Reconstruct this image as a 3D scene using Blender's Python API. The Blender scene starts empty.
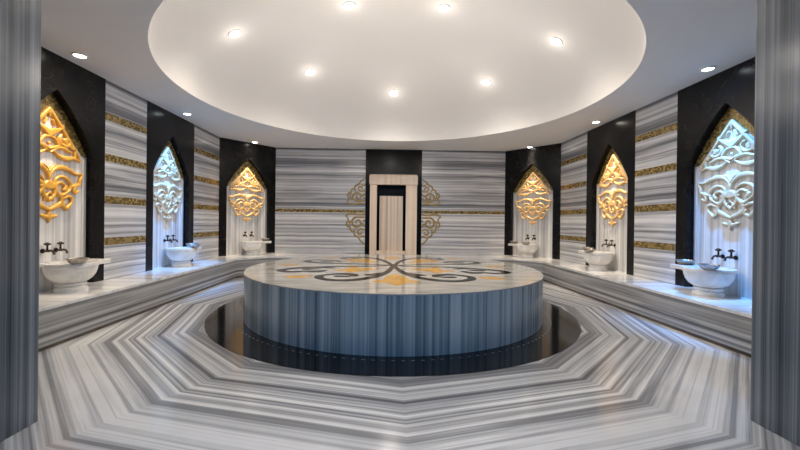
import bpy, bmesh, math, random
import numpy as np
from mathutils import Vector, Matrix
random.seed(4)
PI = math.pi
S = bpy.context.scene
C = S.collection

# ------------------------------------------------------------------ room numbers (metres)
W, XB, YB, YC, H = 3.60, 2.73, 3.74, 2.733, 2.866      # half width, back half width, back wall, facet corner, ceiling
BENCH, BF, BY, BC = 0.382, 3.04, 2.81, 2.30            # bench height, front x, back run y, bend y
PR, PH, RR = 1.889, 0.538, 2.282                        # platform radius/height, black ring radius
DR, DH = 2.82, 1.15                                    # dome radius, rise
NY = 1.06                                              # niche centre on the long walls
NW = 1.33                                              # niche panel width
FA = math.asin((YB - YC) / math.hypot(W - XB, YB - YC))
FA = math.atan2(YB - YC, W - XB)                       # facet angle
FT = PI / 2 - (PI / 2 - FA)

# ------------------------------------------------------------------ object helpers
def link(o, parent=None):
    C.objects.link(o)
    if parent is not None:
        o.parent = parent
    return o

def obj(name, bm, mats, parent=None, smooth=False, angle=None):
    me = bpy.data.meshes.new(name)
    bmesh.ops.recalc_face_normals(bm, faces=bm.faces)
    bm.to_mesh(me); bm.free()
    for m in (mats if isinstance(mats, (list, tuple)) else [mats]):
        me.materials.append(m)
    if smooth:
        for p in me.polygons: p.use_smooth = True
        if angle: me.set_sharp_from_angle(angle=angle)
    return link(bpy.data.objects.new(name, me), parent)

def tag(o, label, cat, group=None):
    o['label'] = label; o['category'] = cat
    if group: o['group'] = group
    return o

def thing(name, label, cat, loc=(0, 0, 0), rz=0, group=None):
    o = bpy.data.objects.new(name, None)
    o.empty_display_size = .1
    o.location = loc; o.rotation_euler = (0, 0, rz)
    link(o)
    return tag(o, label, cat, group)

def struct(name, bm, mats, parent=None, **k):
    o = obj(name, bm, mats, parent, **k)
    if parent is None: o['kind'] = 'structure'
    return o

def copy_tree(o, parent=None):
    c = o.copy(); C.objects.link(c)
    if parent is not None: c.parent = parent
    for ch in list(o.children): copy_tree(ch, c)
    return c

def box(bm, x0, x1, y0, y1, z0, z1, bev=0, mi=0):
    vs = [bm.verts.new((x, y, z)) for x in (x0, x1) for y in (y0, y1) for z in (z0, z1)]
    fs = []
    for q in ((0, 1, 3, 2), (4, 6, 7, 5), (0, 4, 5, 1), (2, 3, 7, 6), (0, 2, 6, 4), (1, 5, 7, 3)):
        f = bm.faces.new([vs[i] for i in q]); f.material_index = mi; fs.append(f)
    if bev:
        es = list({e for f in fs for e in f.edges})
        bmesh.ops.bevel(bm, geom=es, offset=bev, segments=2, affect='EDGES', profile=.5)

def prism(bm, pts, z0, z1, bev=0):
    lo = [bm.verts.new((x, y, z0)) for x, y in pts]
    hi = [bm.verts.new((x, y, z1)) for x, y in pts]
    n = len(pts)
    top = bm.faces.new(hi); bm.faces.new(lo[::-1])
    for i in range(n):
        bm.faces.new((lo[i], lo[(i + 1) % n], hi[(i + 1) % n], hi[i]))
    if bev:
        bmesh.ops.bevel(bm, geom=list(top.edges), offset=bev, segments=2, affect='EDGES', profile=.5)

def lathe(bm, prof, n=48, cx=0, cy=0, z=0):
    rings = []
    for r, h in prof:
        if r < 1e-6:
            rings.append([bm.verts.new((cx, cy, z + h))])
        else:
            rings.append([bm.verts.new((cx + r * math.cos(2 * PI * i / n), cy + r * math.sin(2 * PI * i / n), z + h)) for i in range(n)])
    for a, b in zip(rings, rings[1:]):
        for i in range(n):
            j = (i + 1) % n
            if len(a) == 1 and len(b) == 1: continue
            if len(a) == 1: bm.faces.new((a[0], b[j], b[i]))
            elif len(b) == 1: bm.faces.new((a[i], a[j], b[0]))
            else: bm.faces.new((a[i], a[j], b[j], b[i]))

def tube(bm, pts, rad, n=10):
    pts = [Vector(p) for p in pts]
    rads = rad if isinstance(rad, (list, tuple)) else [rad] * len(pts)
    rings = []
    for i, p in enumerate(pts):
        d = (pts[min(i + 1, len(pts) - 1)] - pts[max(i - 1, 0)]).normalized()
        u = d.orthogonal().normalized() if not rings else (prev - prev.dot(d) * d).normalized()
        prev = u
        v = d.cross(u)
        rings.append([bm.verts.new(p + rads[i] * (math.cos(2 * PI * k / n) * u + math.sin(2 * PI * k / n) * v)) for k in range(n)])
    for a, b in zip(rings, rings[1:]):
        for k in range(n):
            bm.faces.new((a[k], a[(k + 1) % n], b[(k + 1) % n], b[k]))
    bm.faces.new(rings[0][::-1]); bm.faces.new(rings[-1])

def B(): return bmesh.new()

# ------------------------------------------------------------------ material helpers
class NT:
    def __init__(self, name):
        self.m = bpy.data.materials.new(name); self.m.use_nodes = True
        self.t = self.m.node_tree; self.n = self.t.nodes
        self.b = self.n['Principled BSDF']
    def new(self, typ, **k):
        x = self.n.new(typ)
        for a, v in k.items(): setattr(x, a, v)
        return x
    def put(self, sock, v):
        if hasattr(v, 'is_output') or isinstance(v, bpy.types.NodeSocket): self.t.links.new(v, sock)
        else: sock.default_value = v
    def math(self, op, a, b=0, c=0):
        x = self.new('ShaderNodeMath', operation=op)
        self.put(x.inputs[0], a); self.put(x.inputs[1], b); self.put(x.inputs[2], c)
        return x.outputs[0]
    def coord(self):
        return self.new('ShaderNodeTexCoord').outputs['Object']
    def sep(self, v):
        s = self.new('ShaderNodeSeparateXYZ'); self.put(s.inputs[0], v); return s.outputs
    def comb(self, x, y, z):
        s = self.new('ShaderNodeCombineXYZ')
        for i, v in enumerate((x, y, z)): self.put(s.inputs[i], v)
        return s.outputs[0]
    def noise(self, v, scale, detail=2, rough=.5, dist=0):
        x = self.new('ShaderNodeTexNoise')
        self.put(x.inputs['Vector'], v); x.inputs['Scale'].default_value = scale
        x.inputs['Detail'].default_value = detail; x.inputs['Roughness'].default_value = rough
        x.inputs['Distortion'].default_value = dist
        return x.outputs['Fac']
    def ramp(self, f, stops, interp='LINEAR'):
        x = self.new('ShaderNodeValToRGB'); x.color_ramp.interpolation = interp
        self.put(x.inputs[0], f)
        e = x.color_ramp.elements
        while len(e) < len(stops): e.new(.5)
        for k, (p, c) in zip(e, stops):
            k.position = p; k.color = (*c, 1) if len(c) == 3 else c
        return x.outputs[0]
    def mix(self, f, a, b, mode='MIX'):
        x = self.new('ShaderNodeMix', data_type='RGBA', blend_type=mode)
        self.put(x.inputs[0], f)
        for s, v in ((x.inputs[6], a), (x.inputs[7], b)):
            if isinstance(v, tuple): v = (*v, 1) if len(v) == 3 else v
            self.put(s, v)
        return x.outputs[2]
    def done(self, col, rough=.3, metal=0, spec=.5, coat=0):
        if isinstance(col, tuple): col = (*col, 1)
        self.put(self.b.inputs['Base Color'], col)
        self.put(self.b.inputs['Roughness'], rough)
        self.b.inputs['Metallic'].default_value = metal
        self.b.inputs['Specular IOR Level'].default_value = spec
        self.b.inputs['Coat Weight'].default_value = coat
        return self.m

def stripes(name, kind, tones, k=1.0, warp=.012, rough=.16, contrast=1.0, spec=.5, wobble_axis=None, seed=0.0):
    """Marmara marble: parallel grey veins along one direction."""
    t = NT(name)
    co = t.coord(); s = t.sep(co)
    if kind == 'z': d = s[2]
    elif kind == 'x': d = s[0]
    elif kind == 'y': d = s[1]
    elif kind == 'angle':
        d = t.math('MULTIPLY', t.math('ARCTAN2', s[1], s[0]), PR)
    elif kind == 'dodeca':
        a = t.math('ADD', t.math('ARCTAN2', s[1], s[0]), PI / 2 + 2 * PI)
        a = t.math('SUBTRACT', t.math('MODULO', a, PI / 6), PI / 12)
        r = t.math('SQRT', t.math('ADD', t.math('MULTIPLY', s[0], s[0]), t.math('MULTIPLY', s[1], s[1])))
        d = t.math('MULTIPLY', r, t.math('COSINE', a))
    w = t.math('MULTIPLY', t.math('SUBTRACT', t.noise(co, 1.3, 2), .5), warp)
    d = t.math('ADD', t.math('MULTIPLY', t.math('ADD', d, w), k), seed)
    drift = t.math('MULTIPLY', t.noise(co, .6, 1), .06)
    big = t.noise(t.comb(d, drift, 3.1), 6.0, 1, .5)
    mid = t.noise(t.comb(d, drift, 7.7), 19.0, 1, .5)
    fin = t.noise(t.comb(d, drift, 1.3), 62.0, 2, .6)
    f = t.math('ADD', t.math('MULTIPLY', big, .30), t.math('ADD', t.math('MULTIPLY', mid, .45), t.math('MULTIPLY', fin, .25)))
    f = t.math('ADD', t.math('MULTIPLY', t.math('SUBTRACT', f, .5), 2.3 * contrast), .5)
    col = t.ramp(f, [(0.05, tones[0]), (.33, tones[1]), (.55, tones[2]), (.8, tones[3])])
    cl = t.noise(co, 4, 4, .6)
    col = t.mix(.25, col, t.ramp(cl, [(.3, (.7, .7, .7)), (.7, (1, 1, 1))]), 'MULTIPLY')
    return t.done(col, rough, spec=spec)

GREY = [(.09, .09, .105), (.24, .245, .265), (.58, .58, .60), (.80, .79, .78)]
PALE = [(.20, .20, .215), (.46, .455, .46), (.76, .75, .74), (.86, .85, .83)]
SIDE = [(.06, .08, .088), (.19, .245, .27), (.36, .43, .465), (.58, .62, .64)]
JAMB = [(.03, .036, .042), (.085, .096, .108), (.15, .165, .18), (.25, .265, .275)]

M = {}
M['floor'] = stripes('floor_marble', 'dodeca', [(.11, .11, .12), (.23, .235, .245), (.43, .435, .445), (.70, .695, .69)], k=1.25, warp=.010, rough=.17, contrast=1.35)
M['wall'] = stripes('wall_marble', 'z', GREY, k=1.15, warp=.03, rough=.22)
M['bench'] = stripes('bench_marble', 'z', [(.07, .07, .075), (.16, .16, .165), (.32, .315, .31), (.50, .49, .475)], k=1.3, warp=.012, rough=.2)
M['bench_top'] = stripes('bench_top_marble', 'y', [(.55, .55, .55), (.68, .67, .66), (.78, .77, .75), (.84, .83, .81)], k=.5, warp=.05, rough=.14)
M['niche'] = stripes('niche_marble', 'x', PALE, k=1.0, warp=.01, rough=.25, seed=2.3)
M['drum'] = stripes('drum_marble', 'angle', SIDE, k=1.5, warp=.008, rough=.22)
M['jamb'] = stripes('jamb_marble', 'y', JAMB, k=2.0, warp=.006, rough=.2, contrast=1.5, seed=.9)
M['leaf'] = stripes('door_marble', 'x', [(.52, .40, .30), (.68, .54, .42), (.80, .67, .54), (.88, .76, .63)], k=1.1, warp=.01, rough=.3)
M['door_stone'] = stripes('door_stone', 'x', [(.78, .59, .43), (.83, .65, .50), (.88, .72, .57), (.90, .77, .63)], k=.8, warp=.01, rough=.35)

def veined(name, base, vein, scale=3, rough=.12, amount=.06, spec=.5):
    t = NT(name); co = t.coord()
    n = t.noise(co, scale, 5, .6, .8)
    v = t.math('ABSOLUTE', t.math('SUBTRACT', n, .5))
    return t.done(t.ramp(v, [(0, vein), (amount * .5, tuple((a + b) / 2 for a, b in zip(base, vein))), (amount, base)]), rough, spec=spec)

M['black'] = veined('black_marble', (.005, .005, .0055), (.014, .0135, .013), 2.5, .26, .02, .22)
M['door_black'] = veined('door_black_marble', (.005, .005, .0055), (.010, .0095, .009), 2.5, .2, .02, .12)
M['ring'] = veined('black_granite', (.004, .004, .005), (.012, .012, .012), 4, .10, .02, .35)
M['white_marble'] = veined('basin_marble', (.80, .775, .735), (.70, .68, .65), 4, .18, .08)
M['platform_top'] = None
t = NT('platform_top_marble'); co = t.coord(); s = t.sep(co)
f = t.noise(t.comb(t.math('MULTIPLY', s[0], .25), s[1], 0), 9, 3, .6)
M['platform_top'] = t.done(t.ramp(f, [(.3, (.27, .26, .235)), (.5, (.38, .365, .335)), (.7, (.47, .45, .415))]), .09)
t = NT('inlay_black'); M['inlay_black'] = t.done((.006, .005, .004), .2, spec=.12)
t = NT('inlay_gold'); n = t.noise(t.coord(), 14, 3)
M['inlay_gold'] = t.done(t.ramp(n, [(.3, (.40, .205, .025)), (.7, (.54, .30, .05))]), .16, spec=.35)

def mosaic(name, cols, axis='x'):
    t = NT(name); co = t.coord(); s = t.sep(co)
    u = s[0] if axis == 'x' else s[1]
    br = t.new('ShaderNodeTexBrick'); br.offset = 0
    t.put(br.inputs['Vector'], t.comb(u, s[2], 0))
    br.inputs['Scale'].default_value = 1
    br.inputs['Brick Width'].default_value = .034; br.inputs['Row Height'].default_value = .0235
    br.inputs['Mortar Size'].default_value = .0012
    cell = t.new('ShaderNodeTexWhiteNoise', noise_dimensions='2D')
    fu = t.math('FLOOR', t.math('DIVIDE', u, .034)); fz = t.math('FLOOR', t.math('DIVIDE', s[2], .0235))
    t.put(cell.inputs['Vector'], t.comb(fu, fz, 0))
    col = t.ramp(cell.outputs['Value'], [(0, cols[0]), (.35, cols[1]), (.7, cols[2]), (1, cols[3])])
    col = t.mix(br.outputs['Fac'], col, (.05, .035, .02))
    return t.done(col, t.ramp(cell.outputs['Value'], [(0, (.16,) * 3), (1, (.42,) * 3)]), metal=.45)
GC = [(.22, .15, .05), (.30, .21, .07), (.37, .265, .09), (.45, .33, .13)]
M['mosaic_x'] = mosaic('gold_mosaic', GC, 'x')
M['mosaic_y'] = mosaic('gold_mosaic_side', GC, 'y')

def plaster(name, col):
    t = NT(name); n = t.noise(t.coord(), 1.5, 3)
    return t.done(t.ramp(n, [(.3, tuple(c * .97 for c in col)), (.7, col)]), .65, spec=.2)
M['ceiling'] = plaster('ceiling_paint', (.86, .86, .86))
M['dome'] = plaster('dome_paint', (.74, .715, .69))

def relief(name, a, b, rough=.35, metal=0):
    t = NT(name); n = t.noise(t.coord(), 7, 4, .6)
    return t.done(t.ramp(n, [(.3, a), (.7, b)]), rough, metal=metal)
M['gold'] = relief('gilded_relief', (.72, .36, .05), (.86, .48, .09), .32, .1)
M['peach'] = relief('gilded_relief_pale', (.80, .46, .14), (.88, .60, .28), .35, .05)
M['cream'] = relief('ivory_relief', (.60, .46, .28), (.70, .56, .37), .4)
M['brass'] = relief('old_gold_relief', (.26, .165, .04), (.42, .29, .09), .4, .2)
t = NT('tap_bronze'); M['bronze'] = t.done((.09, .065, .05), .25, metal=.9)
t = NT('hammam_bowl_metal'); n = t.noise(t.coord(), 30, 2)
M['tin'] = t.done(t.ramp(n, [(.3, (.22, .20, .18)), (.7, (.38, .35, .32))]), .28, metal=.9)
t = NT('lamp_trim'); M['trim'] = t.done((.75, .74, .72), .4)
t = NT('contact_shadow_brown'); n = t.noise(t.coord(), 6, 3); M['contact_shadow_strip'] = t.done(t.ramp(n, [(.3, (.10, .075, .055)), (.7, (.17, .13, .10))]), .35)  # dark brown that paints the contact shadow along the bench foot
t = NT('drain_slot'); M['slot'] = t.done((.20, .22, .25), .4)

def glow(name, col, st):
    t = NT(name)
    t.b.inputs['Emission Color'].default_value = (*col, 1); t.b.inputs['Emission Strength'].default_value = st
    return t.done((.9, .9, .9), .4)
M['lens_warm'] = glow('lamp_lens_warm', (1, .93, .82), 30)
M['lens_cool'] = glow('lamp_lens_cool', (.85, .95, 1), 14)

# ------------------------------------------------------------------ floor
bm = B(); box(bm, -4.2, 4.2, -6.6, 4.2, -.1, 0)
struct('floor', bm, M['floor'])
bm = B(); lathe(bm, [(PR - .05, .0), (PR - .05, .004), (RR, .004), (RR, 0)], 192)
ring = struct('trim_1', bm, M['ring']); ring.location = (-.010, -.028, 0)
ring['label'] = 'flat glossy black granite ring let into the floor around the round marble platform'
bm = B()
for i in range(150):
    a = 2 * PI * i / 150
    c, s_ = math.cos(a), math.sin(a)
    q = []
    for r, w in ((1.972, -.015), (1.972, .015), (1.983, .015), (1.983, -.015)):
        q.append(bm.verts.new((r * c - w * s_, r * s_ + w * c, .0046)))
    bm.faces.new(q)
obj('drain_slots', bm, M['slot'], ring)

# ------------------------------------------------------------------ ceiling with dome
bm = B()
N = 144
def rect_pt(a):
    c, s_ = math.cos(a), math.sin(a); x1, y1, y0 = 3.95, 4.1, -4.3
    k = min(x1 / abs(c) if abs(c) > 1e-9 else 1e9, (y1 / s_ if s_ > 1e-9 else (y0 / s_ if s_ < -1e-9 else 1e9)))
    return (c * k, s_ * k)
angs = sorted([2 * PI * i / N for i in range(N)] + [math.atan2(y, x) % (2 * PI) for x in (-3.95, 3.95) for y in (-4.3, 4.1)])
inn = [bm.verts.new((DR * math.cos(a), DR * math.sin(a), H)) for a in angs]
out = [bm.verts.new((*rect_pt(a), H)) for a in angs]
n = len(angs)
for i in range(n):
    bm.faces.new((inn[i], inn[(i + 1) % n], out[(i + 1) % n], out[i]))
prev = [bm.verts.new(v.co) for v in inn]
dome_faces = []
for k in range(1, 25):
    ph = k / 24 * PI / 2
    if k == 24:
        top = bm.verts.new((0, 0, H + DH))
        for i in range(n): dome_faces.append(bm.faces.new((prev[i], prev[(i + 1) % n], top)))
    else:
        cur = [bm.verts.new((DR * math.cos(ph) * math.cos(a), DR * math.cos(ph) * math.sin(a), H + DH * math.sin(ph))) for a in angs]
        for i in range(n): dome_faces.append(bm.faces.new((prev[i], prev[(i + 1) % n], cur[(i + 1) % n], cur[i])))
        prev = cur
for f in dome_faces: f.material_index = 1; f.smooth = True
struct('ceiling', bm, [M['ceiling'], M['dome']])

# ------------------------------------------------------------------ walls
TH = .16
BANDS = [(2.372, 2.462), (1.862, 1.952), (1.335, 1.428), (.815, .905)]
def side_wall(name, sx):
    bm = B()
    a, b = sorted((sx * W, sx * (W + TH)))
    for y0, y1 in ((-2.91, -NY - NW / 2), (-NY + NW / 2, NY - NW / 2), (NY + NW / 2, YC)):
        box(bm, a, b, y0, y1, 0, H)
    o = struct(name, bm, M['wall'])
    a, b = sorted((sx * (W - .003), sx * W))
    for y0, y1 in ((-NY + NW / 2, NY - NW / 2), (NY + NW / 2, YC - .003)):
        for z0, z1 in BANDS:
            bm = B(); box(bm, a, b, y0 + .002, y1 - .002, z0, z1)
            obj('mosaic_band', bm, M['mosaic_y'], o)
side_wall('wall_left', -1); side_wall('wall_right', 1)

DX0, DX1 = -.61, .73
bm = B()
box(bm, -XB, DX0, YB, YB + TH, 0, H); box(bm, DX1, XB, YB, YB + TH, 0, H)
wb = struct('wall_back', bm, M['wall'])
for a, b in ((-XB + .004, DX0 - .004), (DX1 + .004, XB - .004)):
    bm = B(); box(bm, a, b, YB - .003, YB, 1.352, 1.424)
    obj('mosaic_band', bm, M['mosaic_x'], wb)

# wall backing the two angled niches
for sx, nm in ((-1, 'wall_back_left'), (1, 'wall_back_right')):
    p = Vector((sx * W, YC)); q = Vector((sx * XB, YB)); d = (q - p).normalized()
    nrm = Vector((d.y, -d.x)); nrm = nrm if nrm.dot(p) > 0 else -nrm
    bm = B(); pts = [p + nrm * .155 - d * .1, q + nrm * .155 + d * .1, q + nrm * .25 + d * .12, p + nrm * .25 - d * .12]
    prism(bm, [tuple(v) for v in pts], 0, H)
    struct(nm, bm, M['black'])
# walls behind the niches of the long sides
for sx, nm in ((-1, 'wall_outer_left'), (1, 'wall_outer_right')):
    bm = B(); a, b = sorted((sx * (W + TH), sx * (W + TH + .06))); box(bm, a, b, -2.91, YC + .1, 0, H)
    struct(nm, bm, M['black'])
# the two sides of the opening the camera looks through
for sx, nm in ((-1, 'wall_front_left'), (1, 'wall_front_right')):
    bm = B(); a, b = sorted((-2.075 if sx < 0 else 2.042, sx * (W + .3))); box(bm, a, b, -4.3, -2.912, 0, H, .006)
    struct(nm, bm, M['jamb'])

# ------------------------------------------------------------------ door in the back wall
bm = B()
DO0, DO1, DOZ = -.335, .352, 2.0
box(bm, DX0, DO0, YB - .004, YB + TH, 0, H); box(bm, DO1, DX1, YB - .004, YB + TH, 0, H); box(bm, DO0, DO1, YB - .004, YB + TH, DOZ, H)
box(bm, DX0, DX1, YB + TH + .12, YB + TH + .18, 0, H)
box(bm, DO0 - .06, DO0, YB + TH, YB + TH + .12, 0, H); box(bm, DO1, DO1 + .06, YB + TH, YB + TH + .12, 0, H)
box(bm, DO0, DO1, YB + TH, YB + TH + .12, DOZ, DOZ + .06)
door = struct('door_1', bm, M['door_black'])
bm = B(); box(bm, -.50, DO0, YB - .07, YB - .004, 0, 2.02, .008); obj('door_post', bm, M['door_stone'], door)
bm = B(); box(bm, DO1, .615, YB - .07, YB - .004, 0, 2.02, .008); obj('door_post', bm, M['door_stone'], door)
bm = B(); box(bm, -.515, .628, YB - .09, YB - .004, 2.02, 2.235, .008); box(bm, -.50, .613, YB - .075, YB - .004, 2.235, 2.262, .006)
obj('lintel', bm, M['door_stone'], door)
bm = B(); box(bm, -.272, .288, YB + .06, YB + TH + .115, 0, 1.762, .006); obj('door_leaf', bm, M['leaf'], door)
bm = B(); box(bm, DO0, DO1, YB - .03, YB + .06, 0, .45, .008); obj('door_step', bm, M['door_stone'], door)

# ------------------------------------------------------------------ benches
for sx in (-1, 1):
    inner = [(sx * (W - .004), -2.908), (sx * BF, -2.908), (sx * BF, BC), (sx * 2.60, BY), (DX0 if sx < 0 else DX1, BY), (DX0 if sx < 0 else DX1, YB - .004), (sx * (XB - .003), YB - .004), (sx * (W - .004), YC - .003)]
    def inset(e):
        return [(sx * (W - .004), -2.908), (sx * (BF + e), -2.908), (sx * (BF + e), BC + .4 * e), (sx * (2.60 + .4 * e), BY + e), (inner[4][0], BY + e)] + inner[5:]
    side = 'left' if sx < 0 else 'right'
    t_ = thing('marble_bench', 'long grey striped marble bench under %s' % ('the orange-gold medallion' if sx < 0 else 'the blue-lit niche beside the grey right pillar'), 'bench', (0, 0, 0), 0, 'wall benches')
    bm = B(); prism(bm, inset(.03), 0.0, .04); obj('contact_shadow_strip', bm, M['contact_shadow_strip'], t_)  # recessed dark strip standing in for the shadow where bench meets floor
    bm = B(); prism(bm, inset(.006), .04, BENCH - .03); obj('front_panel', bm, M['bench'], t_)
    bm = B(); prism(bm, inner, BENCH - .03, BENCH, .006); obj('top_slab', bm, M['bench_top'], t_)

# ------------------------------------------------------------------ relief ornaments from stroke fields
def spline(pts, m=14):
    P = np.array(pts, float); P = np.vstack([2 * P[0] - P[1], P, 2 * P[-1] - P[-2]])
    out_ = []
    for i in range(1, len(P) - 2):
        for k in range(m):
            u = k / m
            a, b, c, d = P[i - 1], P[i], P[i + 1], P[i + 2]
            out_.append(.5 * ((2 * b) + (-a + c) * u + (2 * a - 5 * b + 4 * c - d) * u * u + (-a + 3 * b - 3 * c + d) * u ** 3))
    out_.append(P[-2])
    return np.array(out_)

def field(strokes, x, y, polys=()):
    """signed field: >0 inside; each stroke is [(x, y, half width), ...]"""
    f = np.full(x.shape, -1.0)
    for st in strokes:
        for px, py, w in (spline(st) if len(st) > 1 else np.array(st, float)):
            f = np.maximum(f, w - np.hypot(x - px, y - py))
    return f

def field_mesh(name, f, xs, ys, thick, to3, bevel=.014, flat=False):
    """marching triangles over the field, extruded; to3(u, v, h) -> 3D"""
    bm = bmesh.new(); V = {}
    def height(fv): 
        if flat: return thick
        q = min(max(fv / bevel, 0), 1); return thick * (.55 + .45 * math.sin(q * PI / 2))
    def gv(i, j):
        k = (i, j)
        if k not in V: V[k] = bm.verts.new(to3(xs[i], ys[j], height(f[j, i])))
        return V[k]
    def ev(a, b):
        k = (a, b) if a < b else (b, a)
        if k not in V:
            fa, fb = f[k[0][1], k[0][0]], f[k[1][1], k[1][0]]
            q = fa / (fa - fb); q = min(max(q, .02), .98)
            V[k] = bm.verts.new(to3(xs[k[0][0]] + q * (xs[k[1][0]] - xs[k[0][0]]), ys[k[0][1]] + q * (ys[k[1][1]] - ys[k[0][1]]), height(0)))
        return V[k]
    ny, nx = f.shape
    pos = f > 0
    cells = np.argwhere(pos[:-1, :-1] | pos[1:, :-1] | pos[:-1, 1:] | pos[1:, 1:])
    for j, i in cells:
        for tri in (((i, j), (i + 1, j), (i + 1, j + 1)), ((i, j), (i + 1, j + 1), (i, j + 1))):
            ins = [f[b, a] > 0 for a, b in tri]; c = sum(ins)
            if c == 0: continue
            if c == 3: bm.faces.new([gv(*p) for p in tri]); continue
            k = ins.index(True) if c == 1 else ins.index(False)
            a, b, d = tri[k], tri[(k + 1) % 3], tri[(k + 2) % 3]
            if c == 1: bm.faces.new((gv(*a), ev(a, b), ev(a, d)))
            else: bm.faces.new((ev(a, b), gv(*b), gv(*d), ev(a, d)))
    bd = [e for e in bm.edges if len(e.link_faces) == 1]
    low = {}
    inv = {v: k for k, v in V.items()}
    def lv(v):
        if v not in low:
            c = from3(v.co); low[v] = bm.verts.new(to3(c[0], c[1], 0))
        return low[v]
    a0 = Vector(to3(0, 0, 0)); ux = Vector(to3(1, 0, 0)) - a0; uy = Vector(to3(0, 1, 0)) - a0
    def from3(co):
        d = co - a0; return d.dot(ux) / ux.length_squared, d.dot(uy) / uy.length_squared
    for e in bd:
        p, q = e.verts; bm.faces.new((p, q, lv(q), lv(p)))
    bmesh.ops.recalc_face_normals(bm, faces=bm.faces)
    me = bpy.data.meshes.new(name); bm.to_mesh(me); bm.free()
    for p in me.polygons: p.use_smooth = True
    me.set_sharp_from_angle(angle=.9)
    return me

def mir(strokes):
    return strokes + [[(-x, y, w) for x, y, w in s] for s in strokes]

# right half of the lower fretwork (u from the centre line, v up; 0 = lowest tip)
def LO(pts, w0, w1=None, wm=None):
    q = []
    n_ = len(pts)
    for i, (x, y) in enumerate(pts):
        u = i / max(n_ - 1, 1)
        if w1 is None: w = w0
        elif wm is None: w = w0 + (w1 - w0) * u
        else: w = (w0 + (wm - w0) * 2 * u) if u < .5 else (wm + (w1 - wm) * (2 * u - 1))
        q.append(((x - 78) / 207 * .42, (425 - y) / 560, w))
    return q
lower = [
    LO([(80, 150), (92, 110), (120, 82), (158, 72), (200, 80), (240, 100), (288, 96)], .010, .008, .026),   # leaf along the top
    LO([(80, 112), (60, 78), (45, 66)], .010, .006), LO([(78, 100), (78, 150)], .007, .010),
    LO([(108, 190), (118, 150), (150, 130), (185, 140), (208, 170), (205, 205), (188, 225)], .010, .012, .017), # scroll round the disc
    LO([(188, 225), (150, 250), (120, 225), (116, 190), (140, 168), (168, 180)], .014, .013, .022),
    LO([(178, 196), (168, 212)], .026, .020),
    LO([(288, 96), (272, 135), (268, 165), (250, 180)], .008, .012, .022),
    LO([(250, 172), (232, 205), (238, 226), (258, 214)], .016, .016, .020),
    LO([(205, 190), (228, 185), (250, 170)], .012, .012),
    LO([(78, 190), (100, 196), (125, 200)], .050, .016, .030),                                              # bow in the middle
    LO([(112, 220), (108, 252), (88, 275), (78, 290)], .012, .012, .020),
    LO([(130, 245), (160, 268), (190, 255), (215, 262), (216, 292), (200, 318)], .012, .014, .018),
    LO([(200, 318), (182, 335), (160, 318), (168, 296)], .020, .012, .020),
    LO([(150, 268), (150, 300), (118, 325), (78, 345)], .014, .016, .028),
    LO([(78, 235), (96, 262), (102, 285)], .008, .010),
]
pend = [LO([(78, 358), (78, 385), (78, 424)], .010, .006, .030), LO([(78, 392), (100, 388), (118, 382)], .020, .020, .020)]
V0 = .66 + .07
def UP(pts, w0, w1=None, wm=None):
    return [(max((x - 88) / 217 * .40, 0 if x >= 88 else (x - 88) / 217 * .40), V0 + (410 - y) / 650 * 1.0, w) for (x, y), (_, _, w) in zip(pts, LO(pts, w0, w1, wm))]
upper = [
    UP([(88, 64), (150, 155), (205, 240), (255, 315)], .020, .018),                 # sloping outer frame
    UP([(88, 84), (88, 120)], .014, .006), UP([(108, 140), (120, 172)], .010, .008),
    UP([(88, 238), (112, 222), (140, 205), (160, 190)], .038, .012, .026),
    UP([(160, 190), (172, 168)], .012, .020),
    UP([(88, 262), (116, 268), (134, 292), (150, 318)], .012, .013, .016),
    UP([(150, 318), (120, 335), (88, 350)], .013, .010, .013), UP([(88, 310), (88, 312)], .013, .013),
    UP([(165, 232), (150, 262), (162, 298), (195, 308), (220, 292), (215, 262), (195, 256)], .011, .012, .019), # scroll
    UP([(192, 268), (196, 282)], .026, .024),
    UP([(225, 300), (240, 318), (255, 315)], .014, .014),
    UP([(96, 372), (140, 335), (185, 330), (215, 345), (235, 348)], .008, .008, .017),  # wave
    UP([(112, 362), (150, 392), (200, 402), (250, 390), (300, 406)], .008, .007, .026), # leaf along the foot
    UP([(262, 322), (285, 365), (300, 404)], .014, .008, .014), UP([(262, 340), (262, 385)], .010, .012),
]
def wallpt(u, v, h): return (u, -h, v)
def grid(x0, x1, y0, y1, c):
    xs = np.arange(x0, x1 + c / 2, c); ys = np.arange(y0, y1 + c / 2, c)
    X, Y = np.meshgrid(xs, ys); return xs, ys, X, Y
CELL = .006
xs, ys, X, Y = grid(-.453, .453, -.03, .75, CELL)
me_low = field_mesh('lower_fretwork', field(mir(lower), X, Y) + .002, xs, ys, .030, wallpt)
xs2, ys2, X2, Y2 = grid(-.453, .453, -.03, .16, CELL)
me_pen = field_mesh('pendant', field(mir(pend), X2, Y2), xs2, ys2, .030, wallpt)
xs3, ys3, X3, Y3 = grid(-.453, .453, .68, 1.34, CELL)
me_up = field_mesh('upper_fretwork', field(mir(upper), X3, Y3) + .003, xs3, ys3, .030, wallpt)

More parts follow.
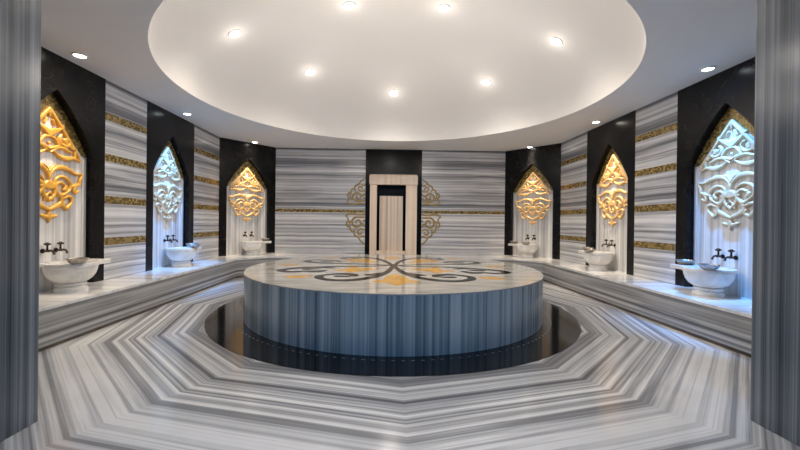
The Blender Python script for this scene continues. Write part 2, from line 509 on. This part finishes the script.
# ------------------------------------------------------------------ niches
def ogive(hw=.50, sp=1.87, ap=2.505, n_=10):
    right = []
    p0, p1, p2 = Vector((hw, sp)), Vector((.30, 2.245)), Vector((0, ap))
    for i in range(n_ + 1):
        u = i / n_; right.append(((1 - u) ** 2 * p0 + 2 * u * (1 - u) * p1 + u * u * p2))
    return [tuple(v) for v in right]
OG = ogive()
def arch_outline(hw=.50):
    r = OG
    return [(hw, BENCH)] + r + [(-x, z) for x, z in r[-2::-1]] + [(-hw, BENCH)]
ND = .095
def make_niche():
    t_ = thing('wall_niche', 'x', 'niche')
    # black surround: panel with an ogive opening
    bm = B(); o_ = arch_outline(); hw = NW / 2 - .001
    outer = [(hw, BENCH)] + [(hw, 1.87 + (H - 1.87) * i / 10) for i in range(10)] + [(hw, H)] 
    outer = [(hw, BENCH)]
    for i, (x, z) in enumerate(OG):
        u = i / (len(OG) - 1)
        if u <= .5: outer.append((hw, 1.87 + (H - 1.87) * u * 2))
        else: outer.append((hw * (1 - (u - .5) * 2), H))
    outer = outer + [(-x, z) for x, z in outer[-2::-1]]
    def layer(pts, y): return [bm.verts.new((x, y, z)) for x, z in pts]
    oi, oo, bi, bo = layer(o_, 0), layer(outer, 0), layer(o_, ND), layer(outer, ND)
    for i in range(len(o_) - 1):
        bm.faces.new((oi[i], oi[i + 1], oo[i + 1], oo[i]))
        bm.faces.new((bi[i], bo[i], bo[i + 1], bi[i + 1]))
        bm.faces.new((oi[i], bi[i], bi[i + 1], oi[i + 1]))
        bm.faces.new((oo[i], oo[i + 1], bo[i + 1], bo[i]))
    obj('surround', bm, M['black'], t_)
    bm = B(); box(bm, -hw, hw, ND + .0005, ND + .05, BENCH, H); obj('back_panel', bm, M['niche'], t_)
    bm = B(); box(bm, -hw, hw, -.004, ND, BENCH - .03, BENCH); obj('sill', bm, M['bench_top'], t_)
    # gold mosaic between arch and medallion
    tri = [(.50 - .07, 1.87)] + [(.40 * (1 - i / 10.) + .03 * (1 - i / 10.), 1.87 + (2.33 - 1.87) * i / 10.) for i in range(1, 11)]
    for s_ in (1, -1):
        bm = B(); rows = []
        for y in (ND - .004, ND):
            rows.append(([bm.verts.new((s_ * x, y, z)) for x, z in OG], [bm.verts.new((s_ * x, y, z)) for x, z in tri]))
        (a, b), (a2, b2) = rows
        for i in range(10):
            bm.faces.new((a[i], a[i + 1], b[i + 1], b[i])); bm.faces.new((b[i], b[i + 1], b2[i + 1], b2[i]))
        obj('mosaic_panel', bm, M['mosaic_x'], t_)
    # slim raised fillets of marble beside the arch
    for s_ in (1, -1):
        bm = B(); box(bm, *sorted((s_ * .43, s_ * .47)), ND - .012, ND + .001, BENCH, 1.84, .004)
        obj('side_fillet', bm, M['niche'], t_)
    return t_

def make_medallion():
    t_ = thing('arabesque_medallion', 'x', 'wall ornament')
    for nm, me in (('upper_fretwork', me_up), ('lower_fretwork', me_low), ('pendant', me_pen)):
        if not me.materials: me.materials.append(M['gold'])
        o = link(bpy.data.objects.new(nm, me), t_)
    return t_

def make_basin(wing):
    t_ = thing('marble_basin', 'x', 'wash basin')
    bm = B(); lathe(bm, [(0, 0), (.152, 0), (.156, .010), (.154, .036), (.142, .044), (.128, .050), (.128, .056), (.142, .062), (.146, .074), (.136, .088), (0, .088)], 48)
    obj('pedestal', bm, M['white_marble'], t_, smooth=True, angle=.7)
    bm = B(); lathe(bm, [(0, .088), (.118, .088), (.152, .100), (.194, .132), (.224, .176), (.238, .220), (.243, .252), (.252, .258), (.254, .292), (.250, .298), (.206, .298),
                        (.200, .275), (.180, .19), (.11, .13), (0, .12)], 64)
    obj('bowl', bm, M['white_marble'], t_, smooth=True, angle=.7)
    bm = B(); pts = []
    for i in range(9):
        a = math.radians(-32 + 64 * i / 8); pts.append((wing * .2505 * math.cos(a), .2505 * math.sin(a)))
    pts += [(wing * .425, .133), (wing * .425, -.133)]
    prism(bm, pts, .252, .298, .005); obj('ledge', bm, M['white_marble'], t_)
    return t_

def make_tap():
    t_ = thing('wall_tap', 'x', 'tap')
    bm = B()
    tube(bm, [(0, 0, 0), (0, -.012, 0)], .024, 16); tube(bm, [(0, -.01, 0), (0, -.075, 0)], .012, 12)
    obj('body', bm, M['bronze'], t_, smooth=True, angle=.8)
    bm = B(); tube(bm, [(0, -.06, 0), (0, -.09, .006), (0, -.112, 0), (0, -.124, -.02), (0, -.126, -.036)], [.012, .012, .011, .010, .013], 12)
    obj('spout', bm, M['bronze'], t_, smooth=True, angle=.8)
    bm = B(); tube(bm, [(0, -.055, .005), (0, -.055, .06)], [.011, .008], 12)
    lathe(bm, [(0, .055), (.014, .058), (.022, .070), (.022, .078), (.014, .090), (0, .094)], 16, 0, -.055)
    tube(bm, [(-.034, -.055, .073), (.034, -.055, .073)], .008, 8); tube(bm, [(0, -.089, .073), (0, -.021, .073)], .008, 8)
    obj('handle', bm, M['bronze'], t_, smooth=True, angle=.8)
    return t_

def make_dish():
    bm = B(); lathe(bm, [(0, 0), (.05, 0), (.072, .012), (.09, .044), (.097, .054), (.093, .056), (.083, .042), (.066, .018), (.05, .006), (0, .005)], 36)
    return obj('metal_bowl', bm, M['tin'], None, smooth=True, angle=.8)

spots = [  # x, y, rotation, wing sign, relief material, light, words
    (-W, -NY, PI / 2, 1, 'gold', 'warm', 'orange-gold'),
    (-W, NY, PI / 2, 1, 'cream', 'blue', 'pale'),
    (-(W + XB) / 2, (YC + YB) / 2, FA, 1, 'peach', 'warm', ''),
    ((W + XB) / 2, (YC + YB) / 2, -FA, -1, 'peach', 'warm', ''),
    (W, NY, -PI / 2, -1, 'peach', 'warm', ''),
    (W, -NY, -PI / 2, -1, 'cream', 'blue', ''),
]
where = ['at the near end of the wall beside the dark left pillar', 'with blue light on the left wall between two striped panels',
         'in the angled corner left of the striped back wall', 'in the angled corner right of the striped back wall',
         'under warm light on the right wall between two striped panels', 'with blue light beside the grey right pillar']
lab_n = ['black marble niche %s' % w for w in where]
lab_m = ['orange-gold carved medallion %s' % where[0], 'pale ivory carved medallion %s' % where[1], 'peach and cream carved medallion %s' % where[2],
         'peach and cream carved medallion %s' % where[3], 'golden peach carved medallion %s' % where[4], 'cream carved medallion %s' % where[5]]
lab_b = ['white marble basin %s' % w for w in
         ('below the orange-gold medallion', 'in the blue-lit niche of the left wall', 'in the corner niche left of the back wall',
          'in the corner niche right of the back wall', 'in the warm-lit niche of the right wall', 'in the blue-lit niche by the grey right pillar')]
niche0 = make_niche(); med0 = make_medallion(); basin = {1: make_basin(1), -1: make_basin(-1)}; used = {1: False, -1: False}
tap0 = make_tap(); dish0 = make_dish(); tap_used = dish_used = False
bowl_rim = {0: (-.12, -.16), 1: (0, -.2), 3: (.07, -.185), 4: (.07, -.185), 5: (.15, -.13)}
dish_wing = {1, 2, 3, 4, 5}
short = ['the basin below the orange-gold medallion', 'the blue-lit basin on the left wall', 'the basin in the left back corner',
         'the basin in the right back corner', 'the warm-lit basin on the right wall', 'the blue-lit basin beside the right pillar']
def place(o, x, y, z, rz): o.location = (x, y, z); o.rotation_euler = (0, 0, rz)
for i, (x, y, rz, wing, mat, lt, _) in enumerate(spots):
    R = Matrix.Rotation(rz, 2)
    def at(u, v):
        q = R @ Vector((u, v)); return x + q.x, y + q.y
    nn = niche0 if i == 0 else copy_tree(niche0)
    place(nn, x, y, 0, rz); tag(nn, lab_n[i], 'niche', 'black arched niches')
    mm = med0 if i == 0 else copy_tree(med0)
    mm.scale = (1, 1, .952); place(mm, *at(0, ND - .0005), 1.098, rz); tag(mm, lab_m[i], 'wall ornament', 'carved niche medallions')
    for ch in mm.children:
        ch.material_slots[0].link = 'OBJECT'; ch.material_slots[0].material = M[mat]
    bb = copy_tree(basin[wing]) if used[wing] else basin[wing]
    used[wing] = True
    off = -.157
    bb.scale = (.93, .93, 1); place(bb, *at(0, off), BENCH, rz); tag(bb, lab_b[i], 'wash basin', 'marble wash basins')
    for k, sgn in (('left', -1), ('right', 1)):
        tp = copy_tree(tap0) if tap_used else tap0; tap_used = True
        place(tp, *at(sgn * .078 + (.02 if wing > 0 else -.02), ND), .80, rz)
        tag(tp, 'bronze tap, %s one of the pair over %s' % (k, short[i]), 'tap', 'bronze wall taps')
    if i in bowl_rim:
        dd = dish0.copy() if dish_used else dish0
        if dish_used: C.objects.link(dd)
        dish_used = True
        u, v = bowl_rim[i]
        place(dd, *at(u, off + v), BENCH + .2985, rz); tag(dd, 'small metal bowl on the front rim of %s' % short[i], 'bowl', 'metal bathing bowls')
    if i in dish_wing:
        dd = dish0.copy(); C.objects.link(dd)
        place(dd, *at(wing * .315, off), BENCH + .2985, rz); tag(dd, 'small metal bowl on the side ledge of %s' % short[i], 'bowl', 'metal bathing bowls')

# ------------------------------------------------------------------ old-gold half ornaments either side of the door
quarter = [[(0, .035, .012), (.14, .045, .013), (.28, .030, .014), (.38, .035, .014), (.46, .075, .008)],
    [(.46, .075, .008), (.405, .125, .011), (.40, .185, .012), (.435, .225, .014), (.415, .285, .013), (.345, .290, .011)],
    [(.345, .290, .011), (.335, .365, .014), (.265, .385, .013), (.235, .345, .010)], [(.275, .385, .010), (.235, .470, .013), (.160, .500, .013), (.10, .58, .011), (0, .64, .008)],
    [(.02, .10, .012), (.12, .10, .014), (.235, .105, .016), (.305, .175, .018), (.275, .265, .018), (.18, .295, .018), (.105, .235, .016), (.135, .165, .014), (.200, .170, .015), (.215, .215, .014)],
    [(.105, .235, .012), (.04, .235, .012), (0, .29, .012)], [(.02, .36, .010), (.09, .335, .013), (.165, .375, .013), (.150, .435, .013), (.085, .430, .012), (.07, .39, .009)],
    [(0, .50, .011), (.05, .475, .012), (.10, .50, .010)], [(.305, .175, .012), (.355, .19, .014), (.365, .235, .010)], [(0, .17, .02), (.035, .165, .012)]]
xs, ys, X, Y = grid(0.0, .49, -.01, .68, .005)
fq = field(quarter, X, Y) + .0045
me_qu = field_mesh('ornament_upper', fq, xs, ys, .012, lambda u, v, h: (u * .98, -h, v), bevel=.01)
me_ql = field_mesh('ornament_lower', fq, xs, ys, .012, lambda u, v, h: (u * 1.0, -h, (.66 - v) * 1.18), bevel=.01)
me_ql.materials.append(M['brass']); me_qu.materials.append(M['brass'])
for sx, side in ((-1, 'left'), (1, 'right')):
    for me, z, pos in ((me_qu, 1.53, 'above'), (me_ql, .585, 'below')):
        o = bpy.data.objects.new('gilded_ornament', me); link(o)
        o.location = (DX0 if sx < 0 else DX1, YB, z); o.scale = (sx, 1, 1)
        tag(o, 'old-gold half scroll ornament %s of the doorway, %s the mosaic band' % (side, pos), 'wall ornament', 'gold half ornaments beside the doorway')

# ------------------------------------------------------------------ round platform
plat = thing('marble_platform', 'large round heated marble platform with black and gold inlaid top', 'platform', (-.008, -.028, 0))
bm = B(); lathe(bm, [(0, .0), (PR - .003, 0), (PR - .003, PH - .014)], 256); obj('drum', bm, M['drum'], plat, smooth=True, angle=.5)
bm = B(); lathe(bm, [(0, PH - .014), (PR, PH - .014), (PR + .001, PH - .012), (PR + .001, PH - .006), (PR - .004, PH), (0, PH)], 256)
obj('top_slab', bm, M['platform_top'], plat, smooth=True, angle=.5)
def ST(pts, w0, w1=None, wm=None):
    n_ = len(pts); q = []
    for i, (x, y) in enumerate(pts):
        u = i / max(n_ - 1, 1)
        w = w0 if w1 is None else (w0 + (w1 - w0) * u if wm is None else ((w0 + (wm - w0) * 2 * u) if u < .5 else (wm + (w1 - wm) * (2 * u - 1))))
        q.append((x, y, w))
    return q
blk = [ST([(.01, .12), (.06, -.35), (.13, -.68), (.26, -.98), (.44, -1.16), (.63, -1.20), (.80, -1.08), (.84, -.90), (.76, -.78)], .02, .028, .05),
       ST([(.13, -.60), (.22, -.76), (.33, -.80)], .02, .02, .065),
       ST([(.76, -.78), (.62, -.73), (.50, -.78), (.46, -.88)], .03, .035, .06), ST([(.62, -.92), (.54, -.94)], .05, .03),
       ST([(.03, .12), (.35, .02), (.75, -.02), (1.08, -.16), (1.33, -.32), (1.38, -.50), (1.24, -.60), (1.08, -.52)], .02, .035, .05),
       ST([(1.08, -.52), (.95, -.55), (.86, -.44)], .035, .03, .06), ST([(1.10, -.34), (.98, -.30)], .05, .03), ST([(.80, -.20), (.98, -.14)], .03, .04),
       ST([(.03, .14), (.35, .25), (.72, .32), (1.0, .34), (1.22, .46), (1.30, .64), (1.18, .78), (1.0, .72)], .02, .035, .045),
       ST([(1.0, .72), (.86, .66), (.80, .56)], .035, .03, .05), ST([(1.02, .54), (.92, .50)], .05, .03),
       ST([(.02, .16), (.09, .55), (.20, .90), (.38, 1.18), (.58, 1.28), (.78, 1.18), (.80, 1.0), (.68, .92)], .02, .03, .045), ST([(.62, 1.06), (.54, 1.1)], .04, .03)]
blk = [[(x, y, w * 1.25 + .004) for x, y, w in q] for q in blk]
gld = [ST([(0, -.76), (0, -1.0), (0, -1.22), (0, -1.46)], .03, .03, .17), ST([(0, -1.16), (.12, -1.24), (.20, -1.26)], .11, .05, .09),
       ST([(.26, -.24), (.42, -.33), (.56, -.40), (.72, -.42)], .04, .04, .16), ST([(.52, -.26), (.55, -.12)], .09, .05), ST([(.52, -.44), (.52, -.56)], .09, .05),
       ST([(.26, .48), (.42, .66), (.56, .82), (.72, .96)], .04, .04, .16), ST([(.44, .82), (.40, .94)], .09, .05), ST([(.60, .68), (.74, .66)], .09, .05),
       ST([(.96, -.92), (1.08, -.98), (1.18, -.98)], .05, .04, .09), ST([(1.30, .05), (1.42, .10), (1.54, .12)], .04, .04, .09), ST([(.98, 1.08), (1.08, 1.14)], .07, .06),
       ST([(0, 1.0), (0, 1.2), (0, 1.42)], .05, .03, .13)]
xs, ys, X, Y = grid(-1.66, 1.66, -1.6, 1.6, .014)
fb = field(mir(blk), X, Y); fg = np.minimum(field(mir(gld), X, Y), -fb - .008)
for nm, f_, mt in (('black_inlay', fb, 'inlay_black'), ('gold_inlay', fg, 'inlay_gold')):
    me = field_mesh(nm, f_, xs, ys, .0012, lambda u, v, h: (u, v, PH - .0002 + h), flat=True)
    bm = bmesh.new(); bm.from_mesh(me); bm.verts.ensure_lookup_table()
    seen, k = set(), 0
    for v0 in bm.verts:
        if v0 in seen: continue
        stack, isl = [v0], set()
        while stack:
            v = stack.pop()
            if v in isl: continue
            isl.add(v); stack += [e.other_vert(v) for e in v.link_edges if e.other_vert(v) not in isl]
        seen |= isl
        if len(isl) < 30: continue
        nb = bmesh.new(); mp = {v: nb.verts.new(v.co) for v in isl}
        for f in {f for v in isl for f in v.link_faces}: nb.faces.new([mp[v] for v in f.verts])
        o = obj(nm, nb, M[mt], plat)
        o['label'] = 'black stone scroll inlaid in the platform top' if 'black' in nm else 'golden stone leaf inlaid in the platform top'
    bm.free()

# ------------------------------------------------------------------ lamps
def lamp(kind, loc, nrm, lens, label, group, r):
    t_ = thing('ceiling_spotlight' if kind == 'dome' else 'ceiling_downlight', label, 'ceiling light', loc, 0, group)
    t_.rotation_mode = 'QUATERNION'; t_.rotation_quaternion = Vector((0, 0, -1)).rotation_difference(nrm)
    bm = B(); lathe(bm, [(r, .0), (r + .018, .0), (r + .016, -.010), (r, -.012)], 32); obj('trim_ring', bm, M['trim'], t_)
    bm = B(); lathe(bm, [(0, -.009), (r * .7, -.008), (r, -.004)], 32); obj('lens', bm, lens, t_)
    return t_
def light(name, typ, loc, energy, col, **k):
    l = bpy.data.lights.new(name, typ); l.energy = energy; l.color = col
    for a, v in k.items(): setattr(l, a, v)
    o = bpy.data.objects.new(name, l); o.location = loc; C.objects.link(o); return o

def dome_z(r): return H + DH * math.sqrt(max(1 - (r / DR) ** 2, 0))
ringpos = [(90, 2.09), (138, 1.95), (41, 2.13), (183, 2.15), (357, 2.15), (225, 2.1), (315, 2.1), (270, 2.1), (196, .66), (344, .64), (270, .8)]
names = ['in the dome straight above the far doorway', 'in the dome, second from the doorway axis on the left', 'in the dome, next to the doorway-axis one on the right',
         'in the dome, farthest out on the left', 'in the dome, farthest out on the right', 'in the dome over the left front', 'in the dome over the right front', 'in the dome over the entrance',
         'near the dome centre at the top picture edge, left of the axis', 'near the dome centre at the top picture edge, right of the axis', 'near the dome centre towards the entrance']
for (a, r), nm in zip(ringpos, names):
    a = math.radians(a); p = Vector((r * math.cos(a), r * math.sin(a), dome_z(r)))
    g = Vector((p.x / DR ** 2, p.y / DR ** 2, (p.z - H) / DH ** 2)).normalized()
    p2 = p - g * .002
    lamp('dome', p2, -g, M['lens_warm'], 'warm spotlight ' + nm, 'spotlights of the dome', .07)
    light('dome_fill', 'POINT', (p.x * .66, p.y * .66, H + .02), 7, (1, .93, .86), shadow_soft_size=.1)  # added fill light below each lamp, no fixture of its own, brightens the dome
    light('dome_halo', 'POINT', p - g * .13, 1.1, (1, .92, .82), shadow_soft_size=.05)
    light('dome_lamp', 'SPOT', p - g * .05, 56, (1, .91, .80), shadow_soft_size=.05, spot_size=math.radians(130), spot_blend=.9)
dl = [(-3.37, -1.065), (-3.37, 1.04), (-3.02, 3.16), (3.10, 3.18), (3.39, 1.075), (3.38, -1.085)]
dn = ['the niche with the orange-gold medallion', 'the blue-lit niche of the left wall', 'the niche left of the striped back wall', 'the niche right of the striped back wall',
      'the warm-lit niche of the right wall', 'the blue-lit niche beside the grey right pillar']
for i, ((x, y), nm) in enumerate(zip(dl, dn)):
    blue = spots[i][5] == 'blue'
    lamp('down', Vector((x, y, H - .001)), Vector((0, 0, -1)), M['lens_cool' if blue else 'lens_warm'], 'ceiling downlight over ' + nm, 'niche downlights', .055)
    for e, sz, tz in ((10 if blue else 12, 124, 1.2), (600 if blue else (120 if i == 0 else 210), 52, .55)):
        o = light('niche_lamp', 'SPOT', (x, y, H - .03), e, (.09, .38, 1) if blue else (1, .83, .62), shadow_soft_size=.04, spot_size=math.radians(sz), spot_blend=1)
        tgt = Vector((spots[i][0], spots[i][1], tz)); o.rotation_euler = (tgt - o.location).to_track_quat('-Z', 'Y').to_euler()

# cool daylight of the hall behind the viewer
w = bpy.data.worlds.new('hall_light'); S.world = w; w.use_nodes = True
bg = w.node_tree.nodes['Background']; bg.inputs[0].default_value = (.28, .55, 1.0, 1); bg.inputs[1].default_value = .74

# ------------------------------------------------------------------ camera
yaw, pitch, roll = .0245, -.0027, .0118
cam = bpy.data.cameras.new('camera'); co_ = bpy.data.objects.new('camera', cam); C.objects.link(co_)
F = Vector((math.sin(yaw) * math.cos(pitch), math.cos(yaw) * math.cos(pitch), math.sin(pitch)))
Rv = F.cross(Vector((0, 0, 1))).normalized(); U = Rv.cross(F)
r_ = Rv * math.cos(roll) + U * math.sin(roll); u_ = -Rv * math.sin(roll) + U * math.cos(roll)
m = Matrix((r_, u_, -F)).transposed().to_4x4(); m.translation = (-.1285, -5.0413, 1.15)
co_.matrix_world = m
cam.sensor_fit = 'HORIZONTAL'; cam.sensor_width = 36; cam.lens = 36 * 368.9 / 800
cam.shift_x = 5.626 / 800; cam.shift_y = -2.397 / 800
cam.clip_start = .05
S.camera = co_

S.view_settings.view_transform = 'Standard'; S.view_settings.look = 'None'
S.view_settings.gamma = 1; S.view_settings.use_curve_mapping = False
S.view_settings.exposure = 0.0
S.cycles.use_denoising = True
S.cycles.max_bounces = 8; S.cycles.diffuse_bounces = 5; S.cycles.glossy_bounces = 4
S.cycles.caustics_reflective = False; S.cycles.caustics_refractive = False
S.cycles.sample_clamp_indirect = 4
